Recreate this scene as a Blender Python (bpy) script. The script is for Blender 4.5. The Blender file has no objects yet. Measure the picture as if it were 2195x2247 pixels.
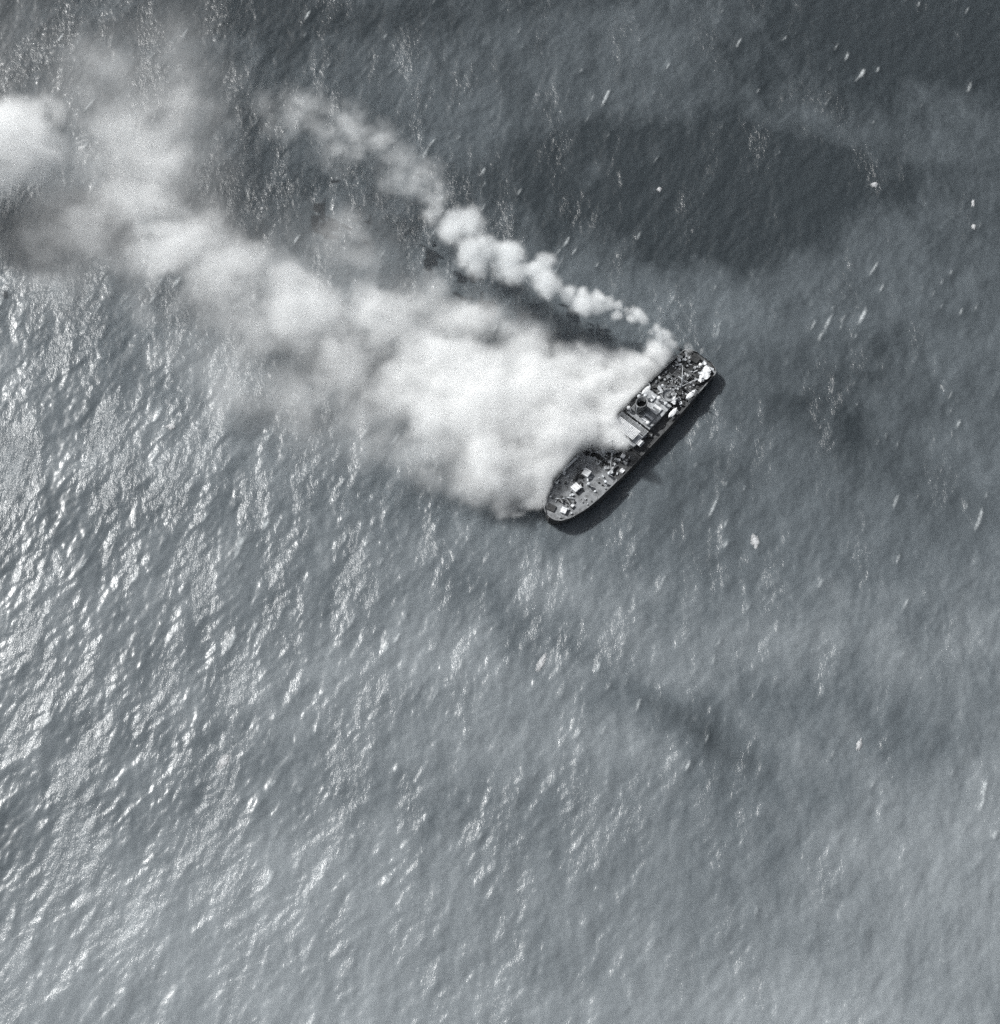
import bpy, bmesh, math, random
import numpy as np
from mathutils import Vector, Matrix

sc = bpy.context.scene
COL = sc.collection
R = math.radians

# ------------------------------------------------------------------ camera
TILT, DIST, FOV = R(25.0), 690.0, R(36.0)
cam_d = bpy.data.cameras.new('camera')
cam = bpy.data.objects.new('camera', cam_d); COL.objects.link(cam)
cam.location = (0, -DIST * math.sin(TILT), DIST * math.cos(TILT))
cam.rotation_euler = (TILT, 0, 0)
cam_d.sensor_fit = 'VERTICAL'; cam_d.angle = FOV
cam_d.clip_start = 1.0; cam_d.clip_end = 40000
sc.camera = cam

# ------------------------------------------------------------------ sky and sun
SUN_AZ = Vector((-0.82, 0.57)).normalized()      # where the sun stands, seen from the ship
SUN_ZEN = R(47)
world = bpy.data.worlds.new('World'); sc.world = world; world.use_nodes = True
wn, wl = world.node_tree.nodes, world.node_tree.links
sky = wn.new('ShaderNodeTexSky'); sky.sky_type = 'NISHITA'; sky.sun_disc = False
sky.sun_elevation = R(90) - SUN_ZEN
sky.sun_rotation = math.atan2(SUN_AZ.x, SUN_AZ.y)
sky.air_density = 1.0; sky.dust_density = 3.0
hs = wn.new('ShaderNodeHueSaturation'); hs.inputs['Saturation'].default_value = 0.29
wl.new(sky.outputs[0], hs.inputs['Color'])
bg = wn['Background']; bg.inputs['Strength'].default_value = 0.09
wl.new(hs.outputs[0], bg.inputs['Color'])

sun_d = bpy.data.lights.new('sun', 'SUN'); sun_d.energy = 5.0; sun_d.angle = R(0.5)
sun_d.color = (1.0, 1.0, 0.985)
sun = bpy.data.objects.new('sun', sun_d); COL.objects.link(sun)
sun_dir = Vector((SUN_AZ.x * math.sin(SUN_ZEN), SUN_AZ.y * math.sin(SUN_ZEN), math.cos(SUN_ZEN)))
sun.rotation_euler = sun_dir.to_track_quat('Z', 'Y').to_euler()
sun.location = sun_dir * 500

vs = sc.view_settings
vs.view_transform = 'Standard'; vs.look = 'None'; vs.exposure = 0.19; vs.gamma = 1.0
vs.use_curve_mapping = False
cy = sc.cycles
cy.max_bounces = 8; cy.volume_bounces = 5; cy.diffuse_bounces = 2; cy.glossy_bounces = 2
cy.transparent_max_bounces = 8
cy.volume_step_rate = 4.0; cy.volume_max_steps = 256
cy.use_adaptive_sampling = True; cy.adaptive_threshold = 0.035; cy.adaptive_min_samples = 20; cy.use_denoising = False

# ------------------------------------------------------------------ helpers
rng = random.Random(7)
def mat(name): 
    m = bpy.data.materials.new(name); m.use_nodes = True
    return m, m.node_tree.nodes, m.node_tree.links, m.node_tree.nodes['Principled BSDF']

def tag(o, label=None, cat=None, group=None, kind=None):
    for k, v in (('label', label), ('category', cat), ('group', group), ('kind', kind)):
        if v: o[k] = v
    return o

# ------------------------------------------------------------------ sea
WIND = np.array([-0.91, 0.41]); WIND /= np.hypot(*WIND)      # the way wind, smoke and waves go
def spectrum_field(N, Lt, seed):
    """height map (periodic) of a short wind sea over a low swell, and its foam"""
    g = np.random.default_rng(seed)
    k1 = 2 * np.pi * np.fft.fftfreq(N, Lt / N)
    kx, ky = np.meshgrid(k1, k1, indexing='ij')
    k = np.hypot(kx, ky); k[0, 0] = 1e-6
    cosd = (kx * WIND[0] + ky * WIND[1]) / k
    def sysm(lp, spread, kmax_l, steep):
        kp = 2 * np.pi / lp
        S = np.exp(-1.25 * (kp / k) ** 2) / k ** 4 * np.maximum(cosd, 0) ** spread
        S[k < kp * 0.35] = 0
        S *= np.exp(-(k * kmax_l / (2 * np.pi)) ** 2)
        A = np.sqrt(S) * (g.normal(size=(N, N)) + 1j * g.normal(size=(N, N)))
        A[0, 0] = 0
        h = np.fft.ifft2(A).real
        gx, gy = np.gradient(h, Lt / N)
        h *= steep / np.sqrt((gx ** 2 + gy ** 2).mean())
        return h
    h = sysm(14.0, 5, 2.6, 0.074) + sysm(5.0, 1, 1.6, 0.058) + sysm(36.0, 4, 8.0, 0.045)
    return h
NT, CELL = 1024, 0.7
LT = NT * CELL
Hm = spectrum_field(NT, LT, 11)
gx, gy = np.gradient(Hm, CELL)
lap = np.gradient(gx, CELL, axis=0) + np.gradient(gy, CELL, axis=1)
def blur(a, s):
    kk = 2 * np.pi * np.fft.fftfreq(NT, CELL)
    q = np.exp(-(kk[:, None] ** 2 + kk[None, :] ** 2) * s * s / 2)
    return np.fft.ifft2(np.fft.fft2(a) * q).real
def streak(a, along, across):
    """smear along the crests"""
    kk = 2 * np.pi * np.fft.fftfreq(NT, CELL); kx, ky = kk[:, None], kk[None, :]
    kc, kw = kx * -WIND[1] + ky * WIND[0], kx * WIND[0] + ky * WIND[1]
    return np.fft.ifft2(np.fft.fft2(a) * np.exp(-(kc * along) ** 2 / 2 - (kw * across) ** 2 / 2)).real
fo = streak(-lap, 2.2, 0.7)
wild = np.random.default_rng(9).normal(size=(NT, NT)); wild = blur(wild, 9.0); wild /= wild.std()
fo = fo / fo.std() + 0.55 * wild
t0, t1 = np.quantile(fo, 0.9935), np.quantile(fo, 0.9998)
Fm = 0.42 * np.clip((fo - t0) / (t1 - t0), 0, 1)

def axis_lines(lo, hi, step, far):
    a = list(np.arange(lo, hi + step / 2, step))
    s, x, up = step, hi, []
    while x < far: s *= 1.35; x += s; up.append(x)
    s, x, dn = step, lo, []
    while x > -far: s *= 1.35; x -= s; dn.append(x)
    return np.array(dn[::-1] + a + up)
X = axis_lines(-330, 330, CELL, 14000); Y = axis_lines(-270, 352, CELL, 14000)
GX, GY = np.meshgrid(X, Y, indexing='ij')
def samp(M):
    ix = np.rint(GX / CELL).astype(np.int64) % NT; iy = np.rint(GY / CELL).astype(np.int64) % NT
    return M[ix, iy]
fade = np.clip((352 + 60 - np.maximum(np.abs(GX), np.abs(GY - 40))) / 60, 0, 1)
GZ = samp(Hm) * fade
nx, ny = len(X), len(Y)
co = np.stack([GX, GY, GZ], -1).reshape(-1, 3).astype(np.float32)
idx = np.arange(nx * ny, dtype=np.int32).reshape(nx, ny)
quads = np.stack([idx[:-1, :-1], idx[1:, :-1], idx[1:, 1:], idx[:-1, 1:]], -1).reshape(-1)
me = bpy.data.meshes.new('sea')
me.vertices.add(nx * ny); me.vertices.foreach_set('co', co.ravel())
nq = (nx - 1) * (ny - 1)
me.loops.add(nq * 4); me.loops.foreach_set('vertex_index', quads)
me.polygons.add(nq); me.polygons.foreach_set('loop_start', np.arange(0, nq * 4, 4, dtype=np.int32))
me.polygons.foreach_set('use_smooth', np.ones(nq, dtype=bool))
at = me.attributes.new('foam', 'FLOAT', 'POINT'); at.data.foreach_set('value', (samp(Fm) * fade).astype(np.float32).ravel())
me.update(calc_edges=True)
sea = bpy.data.objects.new('sea', me); COL.objects.link(sea); tag(sea, kind='structure')

m, n, l, bs = mat('silty sea water')
tc = n.new('ShaderNodeTexCoord')
def noise(scale, detail=2.0, rough=0.5, mapping=None, dist=0.0):
    t = n.new('ShaderNodeTexNoise'); t.inputs['Scale'].default_value = scale
    t.inputs['Detail'].default_value = detail; t.inputs['Roughness'].default_value = rough
    t.inputs['Distortion'].default_value = dist
    l.new((mapping or tc).outputs[0 if mapping else 'Object'], t.inputs['Vector'])
    return t
def math_(op, a, b=None, c=None, clamp=False):
    q = n.new('ShaderNodeMath'); q.operation = op; q.use_clamp = clamp
    for i, v in enumerate((a, b, c)):
        if v is None: continue
        if isinstance(v, (int, float)): q.inputs[i].default_value = v
        else: l.new(v, q.inputs[i])
    return q.outputs[0]
# silty drifts, with sky glare painted into the colour as a paler south
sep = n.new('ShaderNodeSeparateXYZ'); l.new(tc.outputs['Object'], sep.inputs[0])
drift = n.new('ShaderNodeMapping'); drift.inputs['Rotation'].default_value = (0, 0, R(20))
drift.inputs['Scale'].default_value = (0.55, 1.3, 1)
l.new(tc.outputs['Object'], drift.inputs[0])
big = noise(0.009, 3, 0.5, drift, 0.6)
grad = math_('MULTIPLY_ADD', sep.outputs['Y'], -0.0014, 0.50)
def dark_patch(cx, cy, rx, ry, rot, amt):
    """an ellipse of darker water colour, its outline bent by noise"""
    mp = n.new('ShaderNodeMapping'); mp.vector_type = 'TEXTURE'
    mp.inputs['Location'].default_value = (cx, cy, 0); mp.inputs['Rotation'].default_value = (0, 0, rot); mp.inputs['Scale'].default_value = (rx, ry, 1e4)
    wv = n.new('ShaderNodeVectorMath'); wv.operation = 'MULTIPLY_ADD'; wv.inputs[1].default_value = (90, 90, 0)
    l.new(patch_warp.outputs['Color'], wv.inputs[0]); sh = n.new('ShaderNodeVectorMath'); sh.operation = 'ADD'; sh.inputs[1].default_value = (-45, -45, 0)
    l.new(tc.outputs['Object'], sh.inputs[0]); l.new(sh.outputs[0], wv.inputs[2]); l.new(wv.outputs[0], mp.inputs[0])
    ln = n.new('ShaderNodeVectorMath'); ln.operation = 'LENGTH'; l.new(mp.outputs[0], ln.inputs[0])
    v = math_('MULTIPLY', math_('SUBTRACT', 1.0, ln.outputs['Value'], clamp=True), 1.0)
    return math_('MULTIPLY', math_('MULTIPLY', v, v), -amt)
patch_warp = noise(0.016, 3, 0.5)
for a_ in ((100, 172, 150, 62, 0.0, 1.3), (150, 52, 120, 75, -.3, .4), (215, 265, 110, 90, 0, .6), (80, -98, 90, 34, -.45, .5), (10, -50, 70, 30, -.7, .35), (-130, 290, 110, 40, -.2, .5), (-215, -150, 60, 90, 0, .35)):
    grad = math_('ADD', grad, dark_patch(*a_))
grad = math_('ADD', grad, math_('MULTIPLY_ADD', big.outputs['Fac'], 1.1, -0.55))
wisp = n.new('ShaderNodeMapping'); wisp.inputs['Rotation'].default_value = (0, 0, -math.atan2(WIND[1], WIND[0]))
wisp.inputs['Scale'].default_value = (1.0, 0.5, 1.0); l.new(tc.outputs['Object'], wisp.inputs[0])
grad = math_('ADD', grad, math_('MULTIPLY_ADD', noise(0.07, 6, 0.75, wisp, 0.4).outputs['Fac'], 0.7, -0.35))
silt_glare = n.new('ShaderNodeValToRGB'); l.new(grad, silt_glare.inputs[0])
e = silt_glare.color_ramp.elements
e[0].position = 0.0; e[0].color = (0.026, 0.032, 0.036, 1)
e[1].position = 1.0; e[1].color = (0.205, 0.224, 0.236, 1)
x = silt_glare.color_ramp.elements.new(0.45); x.color = (0.084, 0.097, 0.106, 1)
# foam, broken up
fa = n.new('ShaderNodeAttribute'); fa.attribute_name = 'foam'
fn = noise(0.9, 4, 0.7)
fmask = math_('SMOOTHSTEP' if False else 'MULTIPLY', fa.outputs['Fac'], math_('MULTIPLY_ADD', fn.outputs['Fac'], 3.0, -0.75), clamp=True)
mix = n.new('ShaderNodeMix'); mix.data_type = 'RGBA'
l.new(fmask, mix.inputs['Factor']); l.new(silt_glare.outputs[0], mix.inputs['A']); mix.inputs['B'].default_value = (0.72, 0.76, 0.77, 1)
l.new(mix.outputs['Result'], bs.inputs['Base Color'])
# the light that comes up out of the silt hardly feels the ripples; the mirror of the surface does
bs.inputs['Specular IOR Level'].default_value = 0.0; bs.inputs['Roughness'].default_value = 1.0
l.new(math_('MULTIPLY_ADD', fmask, -0.8, 1.0), bs.inputs['Coat Weight'])
# light spreads sideways in the turbid water, which softens shadows on it
bs.subsurface_method = 'BURLEY'
l.new(math_('SUBTRACT', 1.0, fmask, clamp=True), bs.inputs['Subsurface Weight'])
bs.inputs['Subsurface Radius'].default_value = (1, 1, 1); bs.inputs['Subsurface Scale'].default_value = 2.2
bs.inputs['Coat IOR'].default_value = 1.33; bs.inputs['Coat Roughness'].default_value = 0.24
geo = n.new('ShaderNodeNewGeometry')
nv = n.new('ShaderNodeVectorMath'); nv.operation = 'MULTIPLY_ADD'; nv.inputs[1].default_value = (1.0, 1.0, 1.0); nv.inputs[2].default_value = (0, 0, 0)
l.new(geo.outputs['Normal'], nv.inputs[0]); l.new(nv.outputs[0], bs.inputs['Normal'])
# ripples, longer along the crests
rip = n.new('ShaderNodeMapping'); rip.inputs['Rotation'].default_value = (0, 0, -math.atan2(WIND[1], WIND[0]))
rip.inputs['Scale'].default_value = (1.0, 0.45, 1.0); l.new(tc.outputs['Object'], rip.inputs[0])
r1 = noise(0.6, 4, 0.7, rip, 0.2)
patch = noise(0.042, 3, 0.6, rip)
bump = n.new('ShaderNodeBump'); bump.inputs['Distance'].default_value = 1.0
l.new(math_('MULTIPLY_ADD', patch.outputs['Fac'], 1.9, -0.66, clamp=True), bump.inputs['Strength'])
l.new(r1.outputs['Fac'], bump.inputs['Height']); l.new(bump.outputs[0], bs.inputs['Coat Normal'])
me.materials.append(m)

# ------------------------------------------------------------------ ship: materials
def paint(name, c, c2, scale=0.5, rough=0.7, metal=0.0, lo=0.4, hi=0.65):
    """a coat of paint with soot, rust and wear in patches"""
    m, n, l, b = mat(name)
    t = n.new('ShaderNodeTexCoord'); z = n.new('ShaderNodeTexNoise')
    z.inputs['Scale'].default_value = scale; z.inputs['Detail'].default_value = 5; z.inputs['Roughness'].default_value = 0.65
    l.new(t.outputs['Object'], z.inputs['Vector'])
    r = n.new('ShaderNodeMapRange'); r.inputs['From Min'].default_value = lo; r.inputs['From Max'].default_value = hi
    l.new(z.outputs['Fac'], r.inputs['Value'])
    x = n.new('ShaderNodeMix'); x.data_type = 'RGBA'; l.new(r.outputs[0], x.inputs['Factor'])
    x.inputs['A'].default_value = (*c, 1); x.inputs['B'].default_value = (*c2, 1)
    l.new(x.outputs['Result'], b.inputs['Base Color'])
    b.inputs['Roughness'].default_value = rough; b.inputs['Metallic'].default_value = metal
    return m
def gr(v, t=0.04): return (v * (1 - t), v, v * (1 + t))
M_HULL = paint('dark hull plating', gr(.035), gr(.06), .3)
M_DECK = paint('weathered planked deck', gr(.20), gr(.055), .4, .85, lo=.44, hi=.70)
M_DECKD = paint('sooty deck', gr(.075), gr(.03), .45, .85, lo=.40, hi=.62)
M_WHITE = paint('white canvas', gr(.68, .01), gr(.40), .9, .8)
M_GREY = paint('grey house paint', gr(.34), gr(.10), .6, .6)
M_PALE = paint('pale roof paint', gr(.55), gr(.20), .7, .6)
M_DARK = paint('burnt black steel', gr(.018), gr(.04), .8, .8)
M_MID = paint('mid grey steel', gr(.16), gr(.08), .8, .6)
M_RAIL = paint('pale bulwark paint', gr(.20), gr(.06), .35, .6)
M_ROPE = paint('dark tarpaulin', gr(.03), gr(.055), 1.2, .9)

# ------------------------------------------------------------------ ship: mesh helpers
def link(name, bm, material, parent=None, smooth=False):
    me = bpy.data.meshes.new(name); bmesh.ops.recalc_face_normals(bm, faces=bm.faces)
    bm.to_mesh(me); bm.free(); me.materials.append(material)
    if smooth: me.shade_smooth()
    o = bpy.data.objects.new(name, me); COL.objects.link(o)
    if parent is not None: o.parent = parent
    return o
def add_box(bm, c, s, rz=0, bev=0.0, rx=0, ry=0):
    M = Matrix.Translation(c) @ Matrix.Rotation(rz, 4, 'Z') @ Matrix.Rotation(ry, 4, 'Y') @ Matrix.Rotation(rx, 4, 'X') @ Matrix.Diagonal((*s, 1))
    q = bmesh.ops.create_cube(bm, size=1, matrix=M)
    if bev:
        es = {e for v in q['verts'] for e in v.link_edges}
        bmesh.ops.bevel(bm, geom=list(es), offset=bev, segments=1, affect='EDGES')
def add_tube(bm, pts, r, seg=8, r2=None):
    rings = []
    for i, p in enumerate(pts):
        p = Vector(p); a = Vector(pts[max(i - 1, 0)]); b = Vector(pts[min(i + 1, len(pts) - 1)])
        d = (b - a).normalized(); u = d.orthogonal().normalized(); w = d.cross(u)
        rr = r + ((r2 if r2 is not None else r) - r) * i / max(1, len(pts) - 1)
        rings.append([bm.verts.new(p + (u * math.cos(6.2832 * k / seg) + w * math.sin(6.2832 * k / seg)) * rr) for k in range(seg)])
    for A, B in zip(rings, rings[1:]):
        for k in range(seg): bm.faces.new((A[k], A[(k + 1) % seg], B[(k + 1) % seg], B[k]))
    bm.faces.new(rings[0][::-1]); bm.faces.new(rings[-1])
def add_lathe(bm, c, prof, seg=20, sx=1.0, sy=1.0):
    rings = [[bm.verts.new((c[0] + r * sx * math.cos(6.2832 * k / seg), c[1] + r * sy * math.sin(6.2832 * k / seg), c[2] + z)) for k in range(seg)] for r, z in prof]
    for A, B in zip(rings, rings[1:]):
        for k in range(seg): bm.faces.new((A[k], A[(k + 1) % seg], B[(k + 1) % seg], B[k]))
    bm.faces.new(rings[0][::-1]); bm.faces.new(rings[-1])
def box(name, c, s, material, parent, rz=0, bev=0.05, **k):
    bm = bmesh.new(); add_box(bm, c, s, rz, bev, **k); return link(name, bm, material, parent)
def tube(name, pts, r, material, parent, **k):
    bm = bmesh.new(); add_tube(bm, pts, r, **k); return link(name, bm, material, parent)
def lathe(name, c, prof, material, parent, **k):
    bm = bmesh.new(); add_lathe(bm, c, prof, **k); return link(name, bm, material, parent, True)

# ------------------------------------------------------------------ ship: x runs aft from the stem, y to the smoke, z up
ship = bpy.data.objects.new('cargo_ship', None); COL.objects.link(ship)
SHIP_LOC = (21.24, -5.5, 0.0); SHIP_ROT = R(48.42)
ship.location = SHIP_LOC; ship.rotation_euler = (0, 0, SHIP_ROT)
tag(ship, 'dark burning cargo ship with cluttered decks and a rounded bow', 'ship')

STA = [(0.0, .35), (.8, 2.9), (2.0, 4.6), (4.0, 6.1), (7.0, 7.5), (10.5, 8.6), (15, 9.6), (21, 10.3), (30, 10.75), (45, 10.95), (60, 10.95), (72, 10.8),
       (84, 10.2), (94, 9.8), (100, 9.6), (104.0, 9.4), (105.6, 8.9), (106.8, 7.4), (107.6, 4.0)]
def half(x):
    for (a, p), (b, q) in zip(STA, STA[1:]):
        if a <= x <= b: return p + (q - p) * (x - a) / (b - a)
    return STA[-1][1]
FC, WD, AD = 5.5, 4.2, 4.8                       # forecastle, well and after deck heights
def rail_z(x):                                   # top of the shell plating
    return FC + .8 if x < 33.5 else (WD + 1.0 if x < 50 else AD + .9)
bm = bmesh.new()
xs = sorted(set([a for a, _ in STA] + list(np.arange(2, 108, 3.0)) + [33.49, 33.51, 49.99, 50.01]))
rows = []
for x in xs:
    h = half(x); fl = 0.62 + 0.38 * min(1, x / 22) if x < 60 else 1 - 0.35 * max(0, (x - 88) / 20)
    zr = rail_z(x)
    prof = [(h, zr), (h, zr * .72), (h * (.55 + .45 * fl), zr * .35), (h * fl, 0.0), (h * fl * .8, -3.0)]
    rows.append(([bm.verts.new((x, y, z)) for y, z in prof], [bm.verts.new((x, -y, z)) for y, z in prof]))
for (a, A), (b, B) in zip(rows, rows[1:]):
    for p, q in ((a, b), (A, B)):
        for k in range(4): bm.faces.new((p[k], q[k], q[k + 1], p[k + 1]))
for (a, A) in (rows[0], rows[-1]):
    for k in range(4): bm.faces.new((a[k], a[k + 1], A[k + 1], A[k]))
link('hull', bm, M_HULL, ship)
def deck(name, x0, x1, z, material, inset=.25):
    bm = bmesh.new(); N = 26
    up = [(x0 + (x1 - x0) * i / N) for i in range(N + 1)]
    ring = [(x, max(.1, half(x) - inset)) for x in up] + [(x, -max(.1, half(x) - inset)) for x in up[::-1]]
    T = [bm.verts.new((x, y, z)) for x, y in ring]; B = [bm.verts.new((x, y, z - .5)) for x, y in ring]
    bm.faces.new(T); bm.faces.new(B[::-1])
    for i in range(len(ring)): j = (i + 1) % len(ring); bm.faces.new((T[i], B[i], B[j], T[j]))
    return link(name, bm, material, ship)
deck('forecastle_deck', .6, 33.5, FC, M_DECK); deck('well_deck', 33.6, 50, WD, M_DECKD); deck('after_deck', 50.1, 108, AD, M_DECKD)
box('forecastle_bulkhead', (33.75, 0, (FC + WD) / 2), (.3, 20.6, FC - WD), M_GREY, ship)
# bulwark caps: strips along the rail, each length a piece
def cap(x0, x1, s, w=.42):
    bm = bmesh.new(); n_ = max(2, int((x1 - x0) / 1.2)); q = []
    for i in range(n_ + 1):
        x = x0 + (x1 - x0) * i / n_; h = half(x); z = rail_z((x0 + x1) / 2)
        q.append([bm.verts.new((x, s * y, zz)) for y, zz in ((h + .06, z - .1), (h + .06, z + .08), (h - w, z + .08), (h - w, z - .1))])
    for a, b in zip(q, q[1:]):
        for k in range(4): bm.faces.new((a[k], b[k], b[(k + 1) % 4], a[(k + 1) % 4]))
    bm.faces.new(q[0]); bm.faces.new(q[-1][::-1])
    link('bulwark_cap', bm, M_HULL if s < 0 and 33 < x0 < 80 else M_RAIL, ship)  # shade amidships put into the colour: right-hand caps there are dark
for s in (1, -1):
    for a, b in ((.8, 10), (10.2, 21), (21.2, 33.3), (33.8, 49.6), (50.4, 66), (66.3, 84), (84.3, 100), (100.2, 107.8)): cap(a, b, s)
# forecastle
tube('stem_post', [(.15, 0, 1), (.0, 0, 4), (-.1, 0, FC + .85)], .35, M_HULL, ship)
box('chain_locker_hatch', (4.3, 2.5, FC + .32), (3.0, 3.8, .64), M_DARK, ship, .25)
bm = bmesh.new(); add_tube(bm, [(8.6, 3.8, FC + .7), (9.6, 2.6, FC + .9), (11.0, 1.2, FC + 1), (12.8, -.3, FC + .9), (14.0, -1.9, FC + .7)], .28)
link('breakwater', bm, M_PALE, ship)
for x, y in ((9.7, 1.3), (11.2, -1.6)):
    w = box('anchor_windlass', (x, y, FC + .5), (1.5, 1.9, 1.0), M_DARK, ship, .3)
    tube('drum', [(x - .5, y - 1.3, FC + .8), (x + .4, y + 1.3, FC + .8)], .42, M_MID, w)
for x, y in ((3.2, -3.6), (8.0, -6.0), (8.0, 6.0), (16, 8.4), (16, -8.4), (27, -9.2)):
    b = lathe('bollard', (x, y, FC), [(.32, 0), (.28, .7), (.4, .75), (.4, .95)], M_PALE, ship, seg=10)
v = lathe('ventilator', (23.2, -2.9, FC), [(.45, 0), (.4, 1.6), (.75, 1.9), (.85, 2.6), (.5, 2.9)], M_PALE, ship, seg=14)
lathe('ventilator', (33.0, -6.3, WD), [(.45, 0), (.4, 2.6), (.7, 3.0), (.8, 3.7), (.5, 3.9)], M_PALE, ship, seg=14)
lathe('ventilator', (29.0, -7.6, FC), [(.4, 0), (.35, 1.2), (.65, 1.5), (.7, 2.1), (.4, 2.3)], M_PALE, ship, seg=14)
box('side_screen', (26, 9.85, FC + 1.2), (10.6, 1.1, .22), M_PALE, ship, -.03)
for x in (21.4, 26, 30.6): box('screen_stanchion', (x, 9.85, FC + .55), (.15, .5, 1.1), M_GREY, ship)
# fore hatch, open and burnt
def hatch(x, y, z, lx, ly, fill):
    h = bpy.data.objects.new('cargo_hatch', None); COL.objects.link(h); h.parent = ship
    for dx, dy, sx, sy in ((lx / 2, 0, .3, ly + .6), (-lx / 2, 0, .3, ly + .6), (0, ly / 2, lx - .32, .3), (0, -ly / 2, lx - .32, .3)):
        box('coaming', (x + dx, y + dy, z + .55), (sx, sy, 1.1), M_MID, h)
    if fill:
        nb = 6
        for i in range(nb):
            if rng.random() < .15: continue
            box('hatch_board', (x - lx / 2 + (i + .5) * lx / nb, y + rng.uniform(-.2, .2), z + 1.0 + rng.uniform(0, .1)), (lx / nb - .12, ly - .5, .12), fill, h, rng.uniform(-.03, .03), 0)
    else: box('hold_floor', (x, y, z + .06), (lx - .3, ly - .3, .1), M_DARK, h)
hatch(36.9, -2.4, WD, 5.0, 6.4, None)
hatch(40.8, 4.6, WD, 4.6, 5.6, M_GREY)
hatch(93.5, 1.6, AD, 7.6, 6.6, M_DECKD)
# foremast with its derricks
def mast(x, y, z, h, booms):
    m_ = bpy.data.objects.new('mast', None); COL.objects.link(m_); m_.parent = ship
    tube('mast_pole', [(x, y, z), (x, y, z + h)], .42, M_PALE, m_, r2=.22)
    box('crosstree', (x, y, z + h * .72), (.35, 4.6, .35), M_PALE, m_)
    for bx, by, bz in booms:
        tube('derrick_boom', [(x + .4, y, z + 1.6), (bx, by, z + bz)], .2, M_PALE, m_, r2=.13, seg=6)
        tube('topping_wire', [(bx, by, z + bz), (x, y, z + h * .9)], .05, M_DARK, m_, seg=4)
mast(42.6, .6, WD, 13, [(49, 4.6, 4.2), (48.4, -3.6, 4.0), (36.0, 5.2, 4.6), (35, -5.4, 3.0)])
mast(88.2, -2.2, AD, 12, [(96.5, 3.6, 3.6), (95.8, -5.6, 3.4), (81.5, 3.9, 4.4)])
for x, y in ((40.3, -3.2), (40.6, .4), (45.2, -1.4), (45.0, 3.0), (86.6, 1.8), (89.7, -5.8), (90.2, 5.9)):
    w = box('cargo_winch', (x, y, (WD if x < 50 else AD) + .5), (1.3, 1.7, 1.0), M_MID, ship, rng.uniform(-.2, .2))
    tube('drum', [(x, y - 1.1, (WD if x < 50 else AD) + .85), (x, y + 1.1, (WD if x < 50 else AD) + .85)], .36, M_DARK, w)
# bridge house
br = bpy.data.objects.new('bridge_house', None); COL.objects.link(br); br.parent = ship
box('wall', (55.2, 1.6, AD + 1.4), (9.6, 14.4, 2.8), M_GREY, br)
box('roof', (55.2, 1.6, AD + 2.92), (10.3, 15.2, .22), M_PALE, br)
box('wheelhouse', (53.6, 1.6, AD + 4.3), (4.6, 10.4, 2.5), M_GREY, br)
bm = bmesh.new()
for i in range(9): add_box(bm, (51.5 + i * .62, 1.6, AD + 5.72), (.34, 11.6, .1))
tag(link('awning_slats', bm, M_WHITE, br), kind='stuff')
for i in range(7): box('window', (51.28, -2.6 + i * 1.4, AD + 4.6), (.06, .9, .8), M_DARK, br, bev=0)
bm = bmesh.new()
for i in range(6): add_box(bm, (57.0 + i * .55, 1.6, AD + 3.6), (.22, 14.6, .1))
tag(link('deck_slats', bm, M_MID, br), kind='stuff')
for y in (-6.6, 9.4): box('bridge_wing', (53.4, y, AD + 3.25), (3.0, 3.2, .25), M_WHITE, br); 
for y in (-7.6, 10.4): box('wing_rail', (53.4, y, AD + 3.9), (3.0, .15, 1.0), M_PALE, br)
# the white-topped house between bridge and funnel, and the engine casing
eh = bpy.data.objects.new('engine_house', None); COL.objects.link(eh); eh.parent = ship
box('wall', (69.4, 1.0, AD + 1.3), (15.2, 12.6, 2.6), M_GREY, eh)
box('roof', (69.4, 1.0, AD + 2.7), (15.8, 13.2, .2), M_GREY, eh)
box('casing', (66.4, 3.6, AD + 3.6), (5.6, 6.4, 1.6), M_MID, eh)
for x, y, lx, ly in ((65.0, -1.6, 3.6, 4.4), (71.0, -1.6, 4.0, 4.0), (69.6, 6.0, 2.6, 2.0), (74.2, 3.4, 3.0, 2.2)):
    k = box('skylight', (x, y, AD + 3.2), (lx, ly, .8), M_PALE, eh)
    for j in range(3): box('pane', (x - lx / 2 + (j + .5) * lx / 3, y, AD + 3.63), (lx / 3 - .35, ly - .6, .06), M_MID if j % 2 else M_WHITE, k, bev=0)
box('locker', (60.4, 4.9, AD + 1.0), (2.0, 1.8, 2.0), M_DARK, eh)
fu = bpy.data.objects.new('funnel', None); COL.objects.link(fu); fu.parent = ship
lathe('casing', (66.6, 3.7, AD + 4.4), [(2.7, 0), (2.55, 5.2), (2.75, 5.25), (2.75, 5.6), (2.35, 5.6), (2.3, 2.0)], M_MID, fu, seg=28, sx=1.15, sy=.9)
lathe('flue', (66.6, 3.7, AD + 6.5), [(2.25, 0), (2.25, .1)], M_DARK, fu, seg=24, sx=1.15, sy=.9)
tube('steam_pipe', [(63.3, 3.7, AD + 4.4), (63.3, 3.7, AD + 10.4)], .22, M_PALE, fu)
for x, y in ((62.8, 7.6), (70.4, 7.8), (72.6, 5.9), (75.6, .6), (75.4, -3.4), (62.6, -3.6)):
    lathe('ventilator', (x, y, AD + 2.8), [(.5, 0), (.45, 1.5), (.8, 1.8), (.9, 2.6), (.5, 2.9)], M_WHITE if rng.random() < .6 else M_PALE, ship, seg=14)
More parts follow.
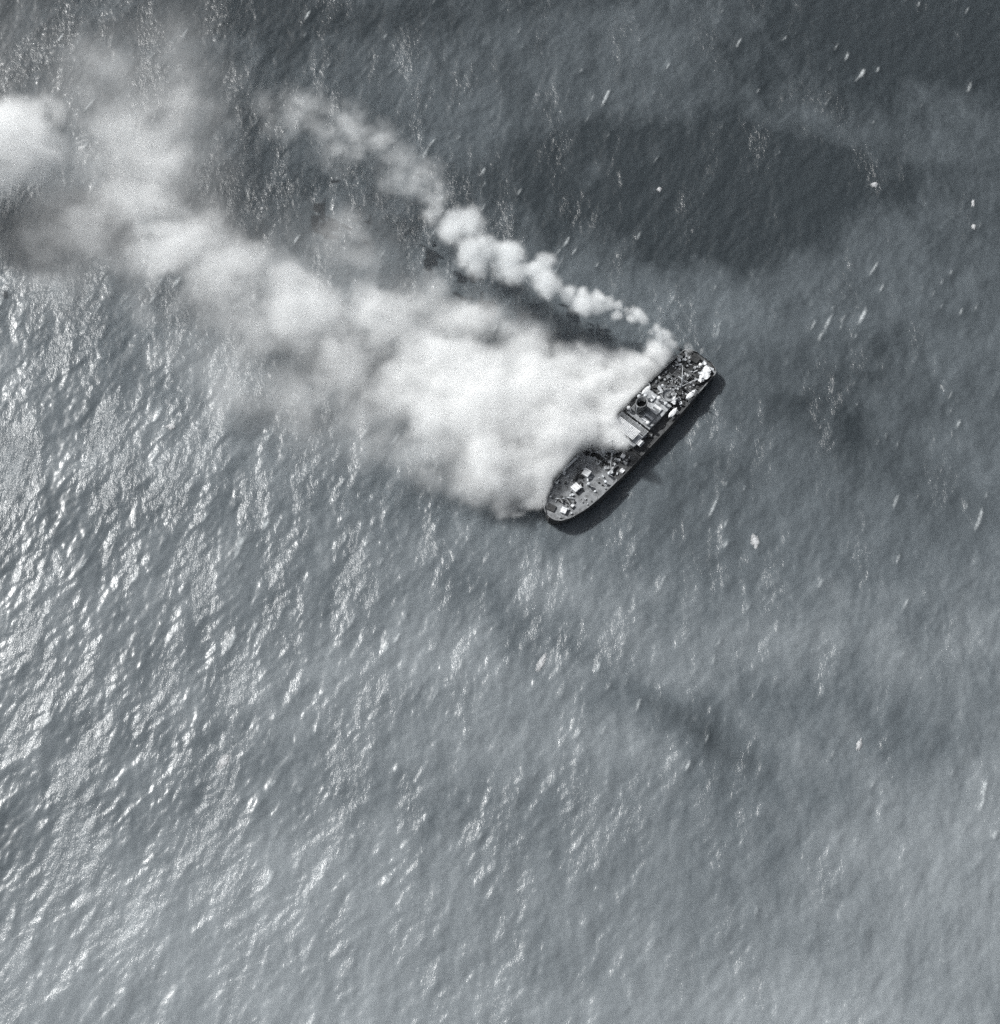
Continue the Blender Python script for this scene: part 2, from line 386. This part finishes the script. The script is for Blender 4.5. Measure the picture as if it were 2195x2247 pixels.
# gun platform abaft the house
gp = bpy.data.objects.new('gun_platform', None); COL.objects.link(gp); gp.parent = ship
lathe('tub', (80.6, -1.2, AD), [(3.2, 0), (3.2, 3.4), (3.0, 3.4), (3.0, 2.5)], M_GREY, gp, seg=26)
lathe('gun_mount', (80.6, -1.2, AD + 2.5), [(1.2, 0), (1.0, .8), (.6, 1.1)], M_MID, gp, seg=14)
tube('gun_barrel', [(80.9, -1.2, AD + 3.6), (85.2, -2.0, AD + 4.2)], .2, M_DARK, gp, r2=.13)
# stern
box('deck_house', (101.0, -5.9, AD + 1.1), (4.2, 3.8, 2.2), M_PALE, ship, .05)
def canvas(name, x, y, z, r, seed):
    """a torn, sagging sheet of canvas"""
    q = random.Random(seed); bm = bmesh.new(); NS = 22
    out = [r * (1 + .28 * math.sin(2 * a + q.uniform(0, 1)) + q.uniform(-.2, .2)) for a in [6.2832 * i / NS for i in range(NS)]]
    rings = []
    for f in (0.35, .7, 1.0):
        rings.append([bm.verts.new((x + out[i] * f * math.cos(6.2832 * i / NS), y + out[i] * f * .8 * math.sin(6.2832 * i / NS), z + q.uniform(-.12, .12) - .7 * f ** 3 * q.uniform(.3, 1))) for i in range(NS)])
    c = bm.verts.new((x, y, z + .1))
    for i in range(NS):
        j = (i + 1) % NS; bm.faces.new((c, rings[0][i], rings[0][j]))
        for A, B in zip(rings, rings[1:]): bm.faces.new((A[i], B[i], B[j], A[j]))
    o = link(name, bm, M_WHITE, ship); o.modifiers.new('thickness', 'SOLIDIFY').thickness = .05
canvas('canvas_sheet', 101.2, -6.2, AD + 2.75, 2.9, 3); canvas('canvas_sheet', 98.0, -6.3, AD + 2.0, 1.9, 9); canvas('canvas_sheet', 103.4, -4.6, AD + 2.2, 1.4, 12)
canvas('canvas_sheet', 80.2, -4.6, AD + 3.3, 1.7, 21); canvas('canvas_sheet', 66.0, 1.4, AD + 4.2, 1.8, 23)
box('steering_house', (104.2, 2.4, AD + .8), (3.6, 4.2, 1.6), M_DARK, ship, .1)
for x, y in ((103.0, -1.6), (104.8, -3.0)): lathe('ventilator', (x, y, AD), [(.45, 0), (.4, 1.2), (.75, 1.5), (.8, 2.2), (.5, 2.4)], M_WHITE, ship, seg=12)
# davits
for x in (73.0, 77.0, 84.6, 90.6):
    tube('davit', [(x, -9.6, AD), (x, -9.6, AD + 2.8), (x, -9.2, AD + 3.4), (x, -8.4, AD + 3.6)], .14, M_PALE, ship, seg=6)
for x in (73.0, 79.0): tube('davit', [(x, 9.6, AD), (x, 9.6, AD + 2.8), (x, 9.2, AD + 3.4), (x, 8.4, AD + 3.6)], .14, M_PALE, ship, seg=6)
# scattered gear, too small to pick apart
for nm, mt, cnt, areas in (('pale_wreckage', M_PALE, 190, None), ('dark_wreckage', M_DARK, 330, None), ('grey_wreckage', M_GREY, 170, None)):
    bm = bmesh.new()
    for _ in range(cnt):
        r_ = rng.random()
        if r_ < .08: x, y, z = rng.uniform(8, 33), rng.gauss(0, 5), FC
        elif r_ < .45: x, y, z = rng.gauss(38.5, 4.0), rng.gauss(.5, 4.2), WD; x = min(max(x, 34.5), 49)
        elif r_ < .93: x, y, z = rng.uniform(76, 106), rng.uniform(-8.5, 8.5), AD
        else: x, y, z = rng.uniform(58, 62), rng.uniform(-8, 8), AD
        h = half(x) - 1.2; y = min(max(y, -h), h)
        s = rng.choice((.5, .7, .9, 1.3))
        add_box(bm, (x, y, z + s * .4), (s * rng.uniform(.6, 2.2), s * rng.uniform(.4, 1.2), s * rng.uniform(.5, 1.1)), rng.uniform(0, 3.14), 0, rng.uniform(-.3, .3), rng.uniform(-.3, .3))
    tag(link(nm, bm, mt, ship), kind='stuff')

# ------------------------------------------------------------------ things that stand on the ship
SM = Matrix.Translation(SHIP_LOC) @ Matrix.Rotation(SHIP_ROT, 4, 'Z')
def on_ship(name, x, y, z, rz, label, cat, group=None):
    o = bpy.data.objects.new(name, None); COL.objects.link(o)
    o.location = SM @ Vector((x, y, z)); o.rotation_euler = (0, 0, SHIP_ROT + rz)
    return tag(o, label, cat, group)
def crate(x, y, z, s, h, rz, label):
    o = on_ship('deck_crate', x, y, z, rz, label, 'crate', 'white crates on the ship deck')
    bm = bmesh.new(); add_box(bm, (0, 0, h * .46), (s, s * .95, h * .92), 0, .08); link('body', bm, M_WHITE, o)
    bm = bmesh.new(); add_box(bm, (0, 0, h * .95), (s * 1.05, s, h * .12), 0, .04); link('lid', bm, M_WHITE, o)
    for d in (-.3, .3):
        bm = bmesh.new(); add_box(bm, (d * s, 0, h * 1.02), (.12, s * 1.01, .05)); link('strap', bm, M_GREY, o)
crate(26.9, 1.6, FC, 3.2, 2.0, .12, 'big white crate on the foredeck, the one farther from the bow tip')
crate(18.4, .5, FC, 3.3, 1.8, -.1, 'big white crate on the grey foredeck, middle of the three large ones')
crate(6.7, -2.6, FC, 2.6, 1.3, .3, 'white crate nearest the bow tip beside the anchor gear')
crate(11.0, -3.9, FC, 1.3, 1.0, .1, 'small white crate on the bow right of the anchor windlass')
crate(38.8, -9.0, WD, 1.8, 1.3, 0, 'white crate against the right-hand rail beside the open hatch')
crate(44.6, -4.6, WD, 1.8, 1.4, .2, 'white crate just forward of the bridge house, inside the rail')
def heap(x, y, z, s, rz, label):
    bm = bmesh.new(); bmesh.ops.create_icosphere(bm, subdivisions=3, radius=1)
    q = random.Random(int(x * 10))
    ph = [q.uniform(0, 6) for _ in range(6)]
    for v in bm.verts:
        a = math.atan2(v.co.y, v.co.x); k = 1 + .18 * math.sin(2 * a + ph[0]) + .12 * math.sin(5 * a + ph[1]) + .08 * math.sin(9 * v.co.x + ph[2]) * math.sin(8 * v.co.y + ph[3])
        v.co = Vector((v.co.x * s * k, v.co.y * s * .75 * k, max(v.co.z, 0) * .9 * k))
    o = link('tarpaulin_heap', bm, M_ROPE, None, True)
    o.location = SM @ Vector((x, y, z)); o.rotation_euler = (0, 0, SHIP_ROT + rz)
    tag(o, label, 'tarpaulin', 'dark tarpaulin heaps on the foredeck')
heap(22.3, 3.7, FC, 1.25, .3, 'dark tarpaulin heap on the foredeck, nearest the smoke side')
heap(24.4, 2.6, FC, 1.35, 1.2, 'dark tarpaulin heap tucked beside the farther big white crate')
heap(21.6, .4, FC, 1.3, .1, 'dark tarpaulin heap just aft of the middle white crate')
def lifeboat(x, y, z, rz, L_, label):
    o = on_ship('lifeboat', x, y, z, rz, label, 'lifeboat', 'white lifeboats of the ship')
    bm = bmesh.new(); q = []
    for i in range(13):
        t = -1 + i / 6; w = 1.05 * (1 - abs(t) ** 2.4) + .04; zz = .25 * t * t
        q.append([bm.verts.new((t * L_ / 2, w * math.sin(a), zz + .95 - 0.95 * math.cos(a) if abs(a) < 1.6 else zz + .95)) for a in (-1.57, -1.1, -.6, 0, .6, 1.1, 1.57)])
    for a, b in zip(q, q[1:]):
        for k in range(6): bm.faces.new((a[k], b[k], b[k + 1], a[k + 1]))
    bm.faces.new(q[0]); bm.faces.new(q[-1][::-1]); link('boat_hull', bm, M_WHITE, o, True)
    bm = bmesh.new()
    rows = []
    for i in range(13):
        t = -1 + i / 6; w = 1.06 * (1 - abs(t) ** 2.4) + .05; zz = .25 * t * t + .97
        rows.append([bm.verts.new((t * L_ / 2, w * s, zz + .3 * (1 - s * s))) for s in (-1, -.5, 0, .5, 1)])
    for a, b in zip(rows, rows[1:]):
        for k in range(4): bm.faces.new((a[k], b[k], b[k + 1], a[k + 1]))
    link('canvas_cover', bm, M_WHITE, o, True)
lifeboat(75.0, -8.0, AD + 1.7, .05, 6.4, 'white covered lifeboat on the right-hand rail beside the engine house')
lifeboat(87.6, -8.2, AD + 1.7, -.04, 6.6, 'white covered lifeboat on the right-hand rail nearer the stern')
lifeboat(76.0, 8.2, AD + 1.7, .0, 6.4, 'white covered lifeboat on the smoke side of the ship')

# ------------------------------------------------------------------ whitecaps big enough to pick out
def sea_z(x, y): return float(Hm[int(round(x / CELL)) % NT, int(round(y / CELL)) % NT])
M_FOAM = paint('sea foam', gr(.50, .01), gr(.3), 1.6, .9)
_n, _l = M_FOAM.node_tree.nodes, M_FOAM.node_tree.links
_t = _n.new('ShaderNodeTexCoord'); _z = _n.new('ShaderNodeTexNoise'); _z.inputs['Scale'].default_value = 1.1; _z.inputs['Detail'].default_value = 4
_l.new(_t.outputs['Object'], _z.inputs['Vector'])
_a = _n.new('ShaderNodeAttribute'); _a.attribute_name = 'thick'
_m = _n.new('ShaderNodeMath'); _m.operation = 'MULTIPLY_ADD'; _m.inputs[1].default_value = 2.4; _l.new(_z.outputs['Fac'], _m.inputs[0]); _m.inputs[2].default_value = -1.22
_m2 = _n.new('ShaderNodeMath'); _m2.operation = 'ADD'; _m2.use_clamp = True; _l.new(_m.outputs[0], _m2.inputs[0]); _l.new(_a.outputs['Fac'], _m2.inputs[1])
_l.new(_m2.outputs[0], _n['Principled BSDF'].inputs['Alpha'])
def whitecap(x, y, lx, ly, rot, seed, label):
    q = random.Random(seed); bm = bmesh.new(); NS = 28
    rad = [1 + q.uniform(-.32, .32) for _ in range(NS)]
    rad = [(rad[i - 1] + 2 * rad[i] + rad[(i + 1) % NS]) / 4 for i in range(NS)]
    c, s_ = math.cos(rot), math.sin(rot); rings = []
    for f in (.3, .6, .85, 1.0):
        ring = []
        for i in range(NS):
            a = 6.2832 * i / NS; u, v = lx / 2 * rad[i] * f * math.cos(a), ly / 2 * rad[i] * f * math.sin(a)
            px, py = u * c - v * s_, u * s_ + v * c
            ring.append(bm.verts.new((px, py, sea_z(x + px, y + py) - sea_z(x, y) + (.10 + .35 * (1 - f * f) * q.uniform(.5, 1.3) if f < 1 else .05))))
        rings.append(ring)
    top = bm.verts.new((0, 0, .5))
    for i in range(NS):
        j = (i + 1) % NS; bm.faces.new((top, rings[0][i], rings[0][j]))
        for A, B in zip(rings, rings[1:]): bm.faces.new((A[i], B[i], B[j], A[j]))
    o = link('whitecap', bm, M_FOAM, None, True)
    th = o.data.attributes.new('thick', 'FLOAT', 'POINT'); th.data.foreach_set('value', [t for t in (.95, .7, .35, 0.0) for _ in range(NS)] + [1.0])
    o.location = (x, y, sea_z(x, y)); tag(o, label, 'whitecap', 'whitecaps breaking on the open sea')

# ------------------------------------------------------------------ smoke
def ground(px, py, z):
    """a point of the 1904-pixel-wide survey sheet, at height z, as a place in the scene"""
    k = math.tan(FOV / 2) / (1949 / 2)
    f = Vector((0, math.sin(TILT), -math.cos(TILT))); u = Vector((0, math.cos(TILT), math.sin(TILT)))
    d = f + Vector((1, 0, 0)) * ((px - 952) * k) - u * ((py - 974.5) * k)
    return cam.location + d * ((z - cam.location.z) / d.z)
PXM = 0.235        # metres to one pixel of that sheet

def smoke_material(name, col, aniso, dens):
    m = bpy.data.materials.new(name); m.use_nodes = True
    nn, ll = m.node_tree.nodes, m.node_tree.links
    nn.remove(nn['Principled BSDF'])
    v = nn.new('ShaderNodeVolumePrincipled'); v.inputs['Color'].default_value = (*col, 1)
    v.inputs['Density'].default_value = dens; v.inputs['Anisotropy'].default_value = aniso
    ll.new(v.outputs[0], nn['Material Output'].inputs['Volume'])
    return m

def smoke(name, puffs, lo, hi, voxel, material, warps, erode, lee=None):
    """puffs: (centre, radii, softness, density). A volume grid filled from a field, set in geometry nodes"""
    ng = bpy.data.node_groups.new(name, 'GeometryNodeTree')
    ng.interface.new_socket('Geometry', in_out='INPUT', socket_type='NodeSocketGeometry')
    ng.interface.new_socket('Geometry', in_out='OUTPUT', socket_type='NodeSocketGeometry')
    N, K = ng.nodes, ng.links
    out = N.new('NodeGroupOutput')
    pos = N.new('GeometryNodeInputPosition').outputs[0]
    def vm(op, a, b=None, scale=None):
        q = N.new('ShaderNodeVectorMath'); q.operation = op
        for i, v in enumerate((a, b)):
            if v is None: continue
            if isinstance(v, bpy.types.NodeSocket): K.new(v, q.inputs[i])
            else: q.inputs[i].default_value = v
        if scale is not None: q.inputs['Scale'].default_value = scale
        return q.outputs['Value'] if op in ('LENGTH', 'DOT_PRODUCT') else q.outputs['Vector']
    def fm(op, a, b=None, c=None, clamp=False):
        q = N.new('ShaderNodeMath'); q.operation = op; q.use_clamp = clamp
        for i, v in enumerate((a, b, c)):
            if v is None: continue
            if isinstance(v, bpy.types.NodeSocket): K.new(v, q.inputs[i])
            else: q.inputs[i].default_value = v
        return q.outputs[0]
    def nz(scale, detail, rough=0.5, vec=None):
        q = N.new('ShaderNodeTexNoise'); q.inputs['Scale'].default_value = scale
        q.inputs['Detail'].default_value = detail; q.inputs['Roughness'].default_value = rough
        K.new(vec if vec is not None else pos, q.inputs['Vector']); return q
    P = pos
    for sc_, det, amp in warps:
        c = nz(sc_, det).outputs['Color']
        P = vm('ADD', P, vm('SCALE', vm('SUBTRACT', c, (0.5, 0.5, 0.5)), scale=amp * 2))
    thin = None; total = None
    for c, r, soft, rho in puffs:
        d = vm('LENGTH', vm('DIVIDE', vm('SUBTRACT', P, tuple(c)), tuple(r)))
        q = N.new('ShaderNodeMapRange'); q.interpolation_type = 'SMOOTHSTEP'
        q.inputs['From Min'].default_value = 1.0; q.inputs['From Max'].default_value = 1.0 - soft
        q.inputs['To Min'].default_value = 0.0; q.inputs['To Max'].default_value = rho
        K.new(d, q.inputs['Value']); v = q.outputs[0]
        if rho < 0.03: thin = v if thin is None else fm('ADD', thin, v)
        else: total = v if total is None else fm('MAXIMUM', total, v)
    if lee:                      # the ship's side holds the smoke back; it spills over the well deck
        q = vm('SUBTRACT', vm('ADD', pos, vm('SCALE', vm('SUBTRACT', nz(0.16, 2).outputs['Color'], (0.5, 0.5, 0.5)), scale=3.0)), SHIP_LOC)
        lx = vm('DOT_PRODUCT', q, (math.cos(SHIP_ROT), math.sin(SHIP_ROT), 0)); ly = vm('DOT_PRODUCT', q, (-math.sin(SHIP_ROT), math.cos(SHIP_ROT), 0))
        e_ = fm('DIVIDE', fm('SUBTRACT', lx, lee[0]), lee[1]); e_ = fm('EXPONENT', fm('MULTIPLY', fm('MULTIPLY', e_, e_), -1.0))
        edge = fm('SUBTRACT', ly, fm('MULTIPLY_ADD', e_, -lee[2], lee[3]))
        bowcut = fm('MULTIPLY', fm('MAXIMUM', fm('SUBTRACT', 14.0, lx), 0.0), 0.55)
        edge = fm('SUBTRACT', fm('ADD', edge, bowcut), fm('MULTIPLY', fm('MAXIMUM', fm('MULTIPLY', lx, -1.0), 0.0), 1.55))
        edge = fm('DIVIDE', edge, 1.2, clamp=True)
        total = fm('MULTIPLY', total, edge); thin = fm('MULTIPLY', thin, edge)
    es, ed, e0, e1, full = erode
    w = N.new('ShaderNodeMapRange'); w.interpolation_type = 'SMOOTHSTEP'
    w.inputs['From Min'].default_value = e0; w.inputs['From Max'].default_value = e1
    K.new(fm('MULTIPLY_ADD', total, 0.30 / full, nz(es, ed, 0.62, vm('MULTIPLY', P, (0.8, 1.25, 1.0))).outputs['Fac']), w.inputs['Value'])
    total = fm('MULTIPLY', total, w.outputs[0])
    if thin is not None:           # the veil is only gently torn
        total = fm('ADD', total, fm('MULTIPLY', thin, fm('MULTIPLY_ADD', nz(0.03, 6, 0.65, P).outputs['Fac'], 1.6, -0.42, clamp=True)))
    vc = N.new('GeometryNodeVolumeCube')
    K.new(total, vc.inputs['Density'])
    vc.inputs['Min'].default_value = lo; vc.inputs['Max'].default_value = hi
    for i, ax in enumerate('XYZ'):
        vc.inputs['Resolution ' + ax].default_value = max(8, int((hi[i] - lo[i]) / voxel))
    sm = N.new('GeometryNodeSetMaterial'); sm.inputs['Material'].default_value = material
    K.new(vc.outputs[0], sm.inputs[0]); K.new(sm.outputs[0], out.inputs[0])
    bm = bmesh.new(); bmesh.ops.create_cube(bm, size=1)
    for v in bm.verts: v.co = Vector([lo[i] if v.co[i] < 0 else hi[i] for i in range(3)])
    mm = bpy.data.meshes.new(name); bm.to_mesh(mm); bm.free(); mm.materials.append(material)
    o = bpy.data.objects.new(name, mm); COL.objects.link(o)
    md = o.modifiers.new('smoke', 'NODES'); md.node_group = ng
    return o

def puff(px, py, z, rpx, rz, soft, rho, sy=1.0):
    r = rpx * PXM
    return (ground(px, py, z), (r, r * sy, rz), soft, rho)

white = smoke_material('white smoke', (0.985, 0.992, 0.992), 0.0, 0.68)
main = [
    # against the ship's side, the bow to the stern
    puff(1010, 930, 4.2, 62, 7.0, .35, .42), puff(1030, 890, 5.6, 85, 9.1, .4, .42), puff(1060, 845, 6.3, 90, 10.5, .4, .42), puff(1105, 795, 6.3, 90, 10.5, .4, .42),
    puff(1150, 755, 6.3, 90, 10.5, .4, .42), puff(1195, 722, 5.6, 78, 9.1, .4, .42), puff(1240, 702, 4.9, 66, 7.7, .5, .40),
    puff(1165, 845, 11, 50, 5, .7, .40), puff(1130, 875, 7.7, 45, 4.2, .8, .25), puff(1180, 800, 7.7, 60, 5.6, .8, .3), puff(1090, 880, 7.0, 50, 4.9, .8, .2),
    # the core of the drift
    puff(950, 850, 8.4, 130, 11.9, .7, .30), puff(1030, 770, 10.5, 140, 14.0, .6, .34), puff(920, 760, 11.9, 150, 15.4, .8, .30),
    puff(1110, 710, 8.4, 110, 10.5, .7, .26), puff(840, 700, 12.6, 130, 15.4, .8, .26), puff(850, 800, 9.8, 130, 11.9, .9, .24),
    puff(770, 740, 11.9, 120, 13.3, .9, .20), puff(1010, 660, 9.8, 120, 10.5, .9, .20), puff(890, 600, 11.9, 120, 11.2, 1, .17), puff(800, 550, 12.6, 100, 10.5, 1, .12),
    puff(900, 905, 4.9, 95, 7.0, .9, .22), puff(820, 860, 6.3, 110, 8.4, 1, .16), puff(960, 950, 2.8, 60, 4.9, .9, .24), puff(740, 810, 6.3, 120, 7.7, 1, .11),
    # farther puffs
    puff(570, 590, 22, 135, 20, 1, .20), puff(640, 650, 20, 120, 19, 1, .13), puff(490, 630, 20, 130, 19, 1, .10),
    puff(430, 540, 22, 140, 19, 1, .14), puff(330, 460, 24, 170, 18, 1, .15), puff(280, 380, 24, 150, 18, 1, .13), puff(200, 430, 22, 140, 16, 1, .09),
    puff(35, 270, 34, 118, 24, .5, .17), puff(-70, 290, 34, 160, 28, .7, .16), puff(90, 205, 34, 60, 16, .9, .09), puff(0, 230, 34, 80, 20, .8, .11),
    puff(720, 600, 19, 140, 17, 1, .17), puff(650, 470, 20, 100, 14, 1, .09), puff(700, 700, 16, 130, 16, 1, .15),
    puff(450, 720, 14, 150, 13, 1, .075), puff(590, 740, 12, 150, 12, 1, .085), puff(340, 600, 16, 140, 13, 1, .06), puff(110, 490, 18, 130, 13, 1, .05),
    puff(250, 250, 30, 170, 16, 1, .085), puff(340, 190, 30, 140, 14, 1, .07), puff(200, 120, 30, 150, 14, 1, .05), puff(410, 240, 30, 90, 12, 1, .05), puff(290, 320, 28, 150, 15, 1, .10), puff(340, 90, 30, 90, 12, 1, .04),
    # thin veil
    puff(240, 210, 30, 330, 22, 1, .029), puff(270, 330, 27, 280, 20, 1, .029), puff(180, 400, 25, 310, 20, 1, .024), puff(540, 600, 18, 360, 18, 1, .026),
    puff(780, 720, 15, 330, 16, 1, .020), puff(300, 110, 30, 250, 16, 1, .016), puff(20, 110, 30, 240, 16, 1, .016), puff(700, 450, 18, 220, 14, 1, .008), puff(80, 520, 18, 200, 14, 1, .010), puff(620, 700, 14, 230, 12, 1, .018),
]
lo = (-330, -40, 0.6); hi = (90, 300, 64)
o = smoke('smoke_cloud', main, lo, hi, 1.15, white, [(0.013, 1, 14), (0.04, 2, 9), (0.12, 2, 4.2), (0.34, 2, 1.7)], (0.055, 7, 0.43, 0.74, .24), lee=(46, 6.5, 16, 9.8))
tag(o, 'broad bank of thick white smoke drifting left off the burning ship', 'smoke', kind='stuff')

# along the plume: where, how high, how wide, how soft, how thick
pts = [(1322, 674, 8, 15, .6, .30), (1288, 658, 12, 19, .6, .36), (1250, 636, 16, 22, .55, .36), (1205, 606, 20, 26, .55, .36), (1165, 588, 23, 29, .55, .34), (1125, 568, 26, 36, .55, .32), (1085, 560, 28, 40, .6, .30),
       (1050, 545, 29, 36, .6, .28), (1020, 512, 31, 50, .6, .27), (970, 495, 32, 52, .6, .25), (925, 490, 33, 58, .65, .23), (885, 455, 35, 54, .65, .21), (850, 415, 36, 52, .7, .18), (825, 375, 37, 48, .8, .11),
       (800, 330, 38, 66, .9, .085), (750, 300, 40, 80, .95, .08), (700, 255, 41, 82, 1, .075), (640, 230, 42, 90, 1, .07), (570, 195, 44, 90, 1, .065), (500, 215, 44, 100, 1, .045)]
plume = []
q = random.Random(8)
for i in range(len(pts) - 1):
    for t in (0, .2, .4, .6, .8):
        p = [a + (b - a) * t for a, b in zip(pts[i], pts[i + 1])]
        r_ = p[3] * q.uniform(.38, .8); f = p[3] * .52
        plume.append(puff(p[0] + q.uniform(-f, f), p[1] + q.uniform(-f, f), p[2] + q.uniform(-f, f) * PXM, r_, r_ * PXM * .9, min(1, p[4] + .2), p[5] * .9))
grey = smoke_material('grey smoke', (0.93, 0.945, 0.95), 0.0, 1.0)
lo = (-145, 66, 4); hi = (105, 255, 62)
o = smoke('smoke_plume', plume, lo, hi, 0.85, grey, [(0.03, 1, 2.2), (0.1, 2, 2.6), (0.3, 2, 1.9)], (0.14, 7, 0.42, 0.74, .24))
tag(o, 'narrow billowing plume of pale smoke trailing from the stern', 'smoke', kind='stuff')

for px, py, lx, ly, rot, label in (
        (1664, 352, 4.6, 3.2, .2, 'roundest bright whitecap, alone in the dark water toward the upper right'),
        (1255, 361, 3.4, 2.6, 1.0, 'small round whitecap in dark water straight above the middle of the ship'),
        (1852, 388, 5.4, 2.0, 1.4, 'narrow upright whitecap near the right edge, upper of a close pair'),
        (1853, 432, 3.6, 2.4, 1.3, 'small whitecap near the right edge, lower of a close pair'),
        (1437, 1030, 7.5, 4.0, 1.5, 'long ragged whitecap in open water to the lower right of the bow'),
        (1635, 1418, 6.4, 2.4, 1.2, 'slanting whitecap in the lower right of the open sea'),
        (1030, 1262, 10.5, 2.8, 1.1, 'longest slanting whitecap, in open water below the bow'),
        (326, 812, 4.6, 4.0, .4, 'compact whitecap at the lower left fringe of the smoke'),
        (425, 1450, 9.0, 4.0, 1.0, 'broad slanting whitecap in the lower left of the sea')):
    p = ground(px, py, 0); whitecap(p.x, p.y, lx, ly, rot, px, label)
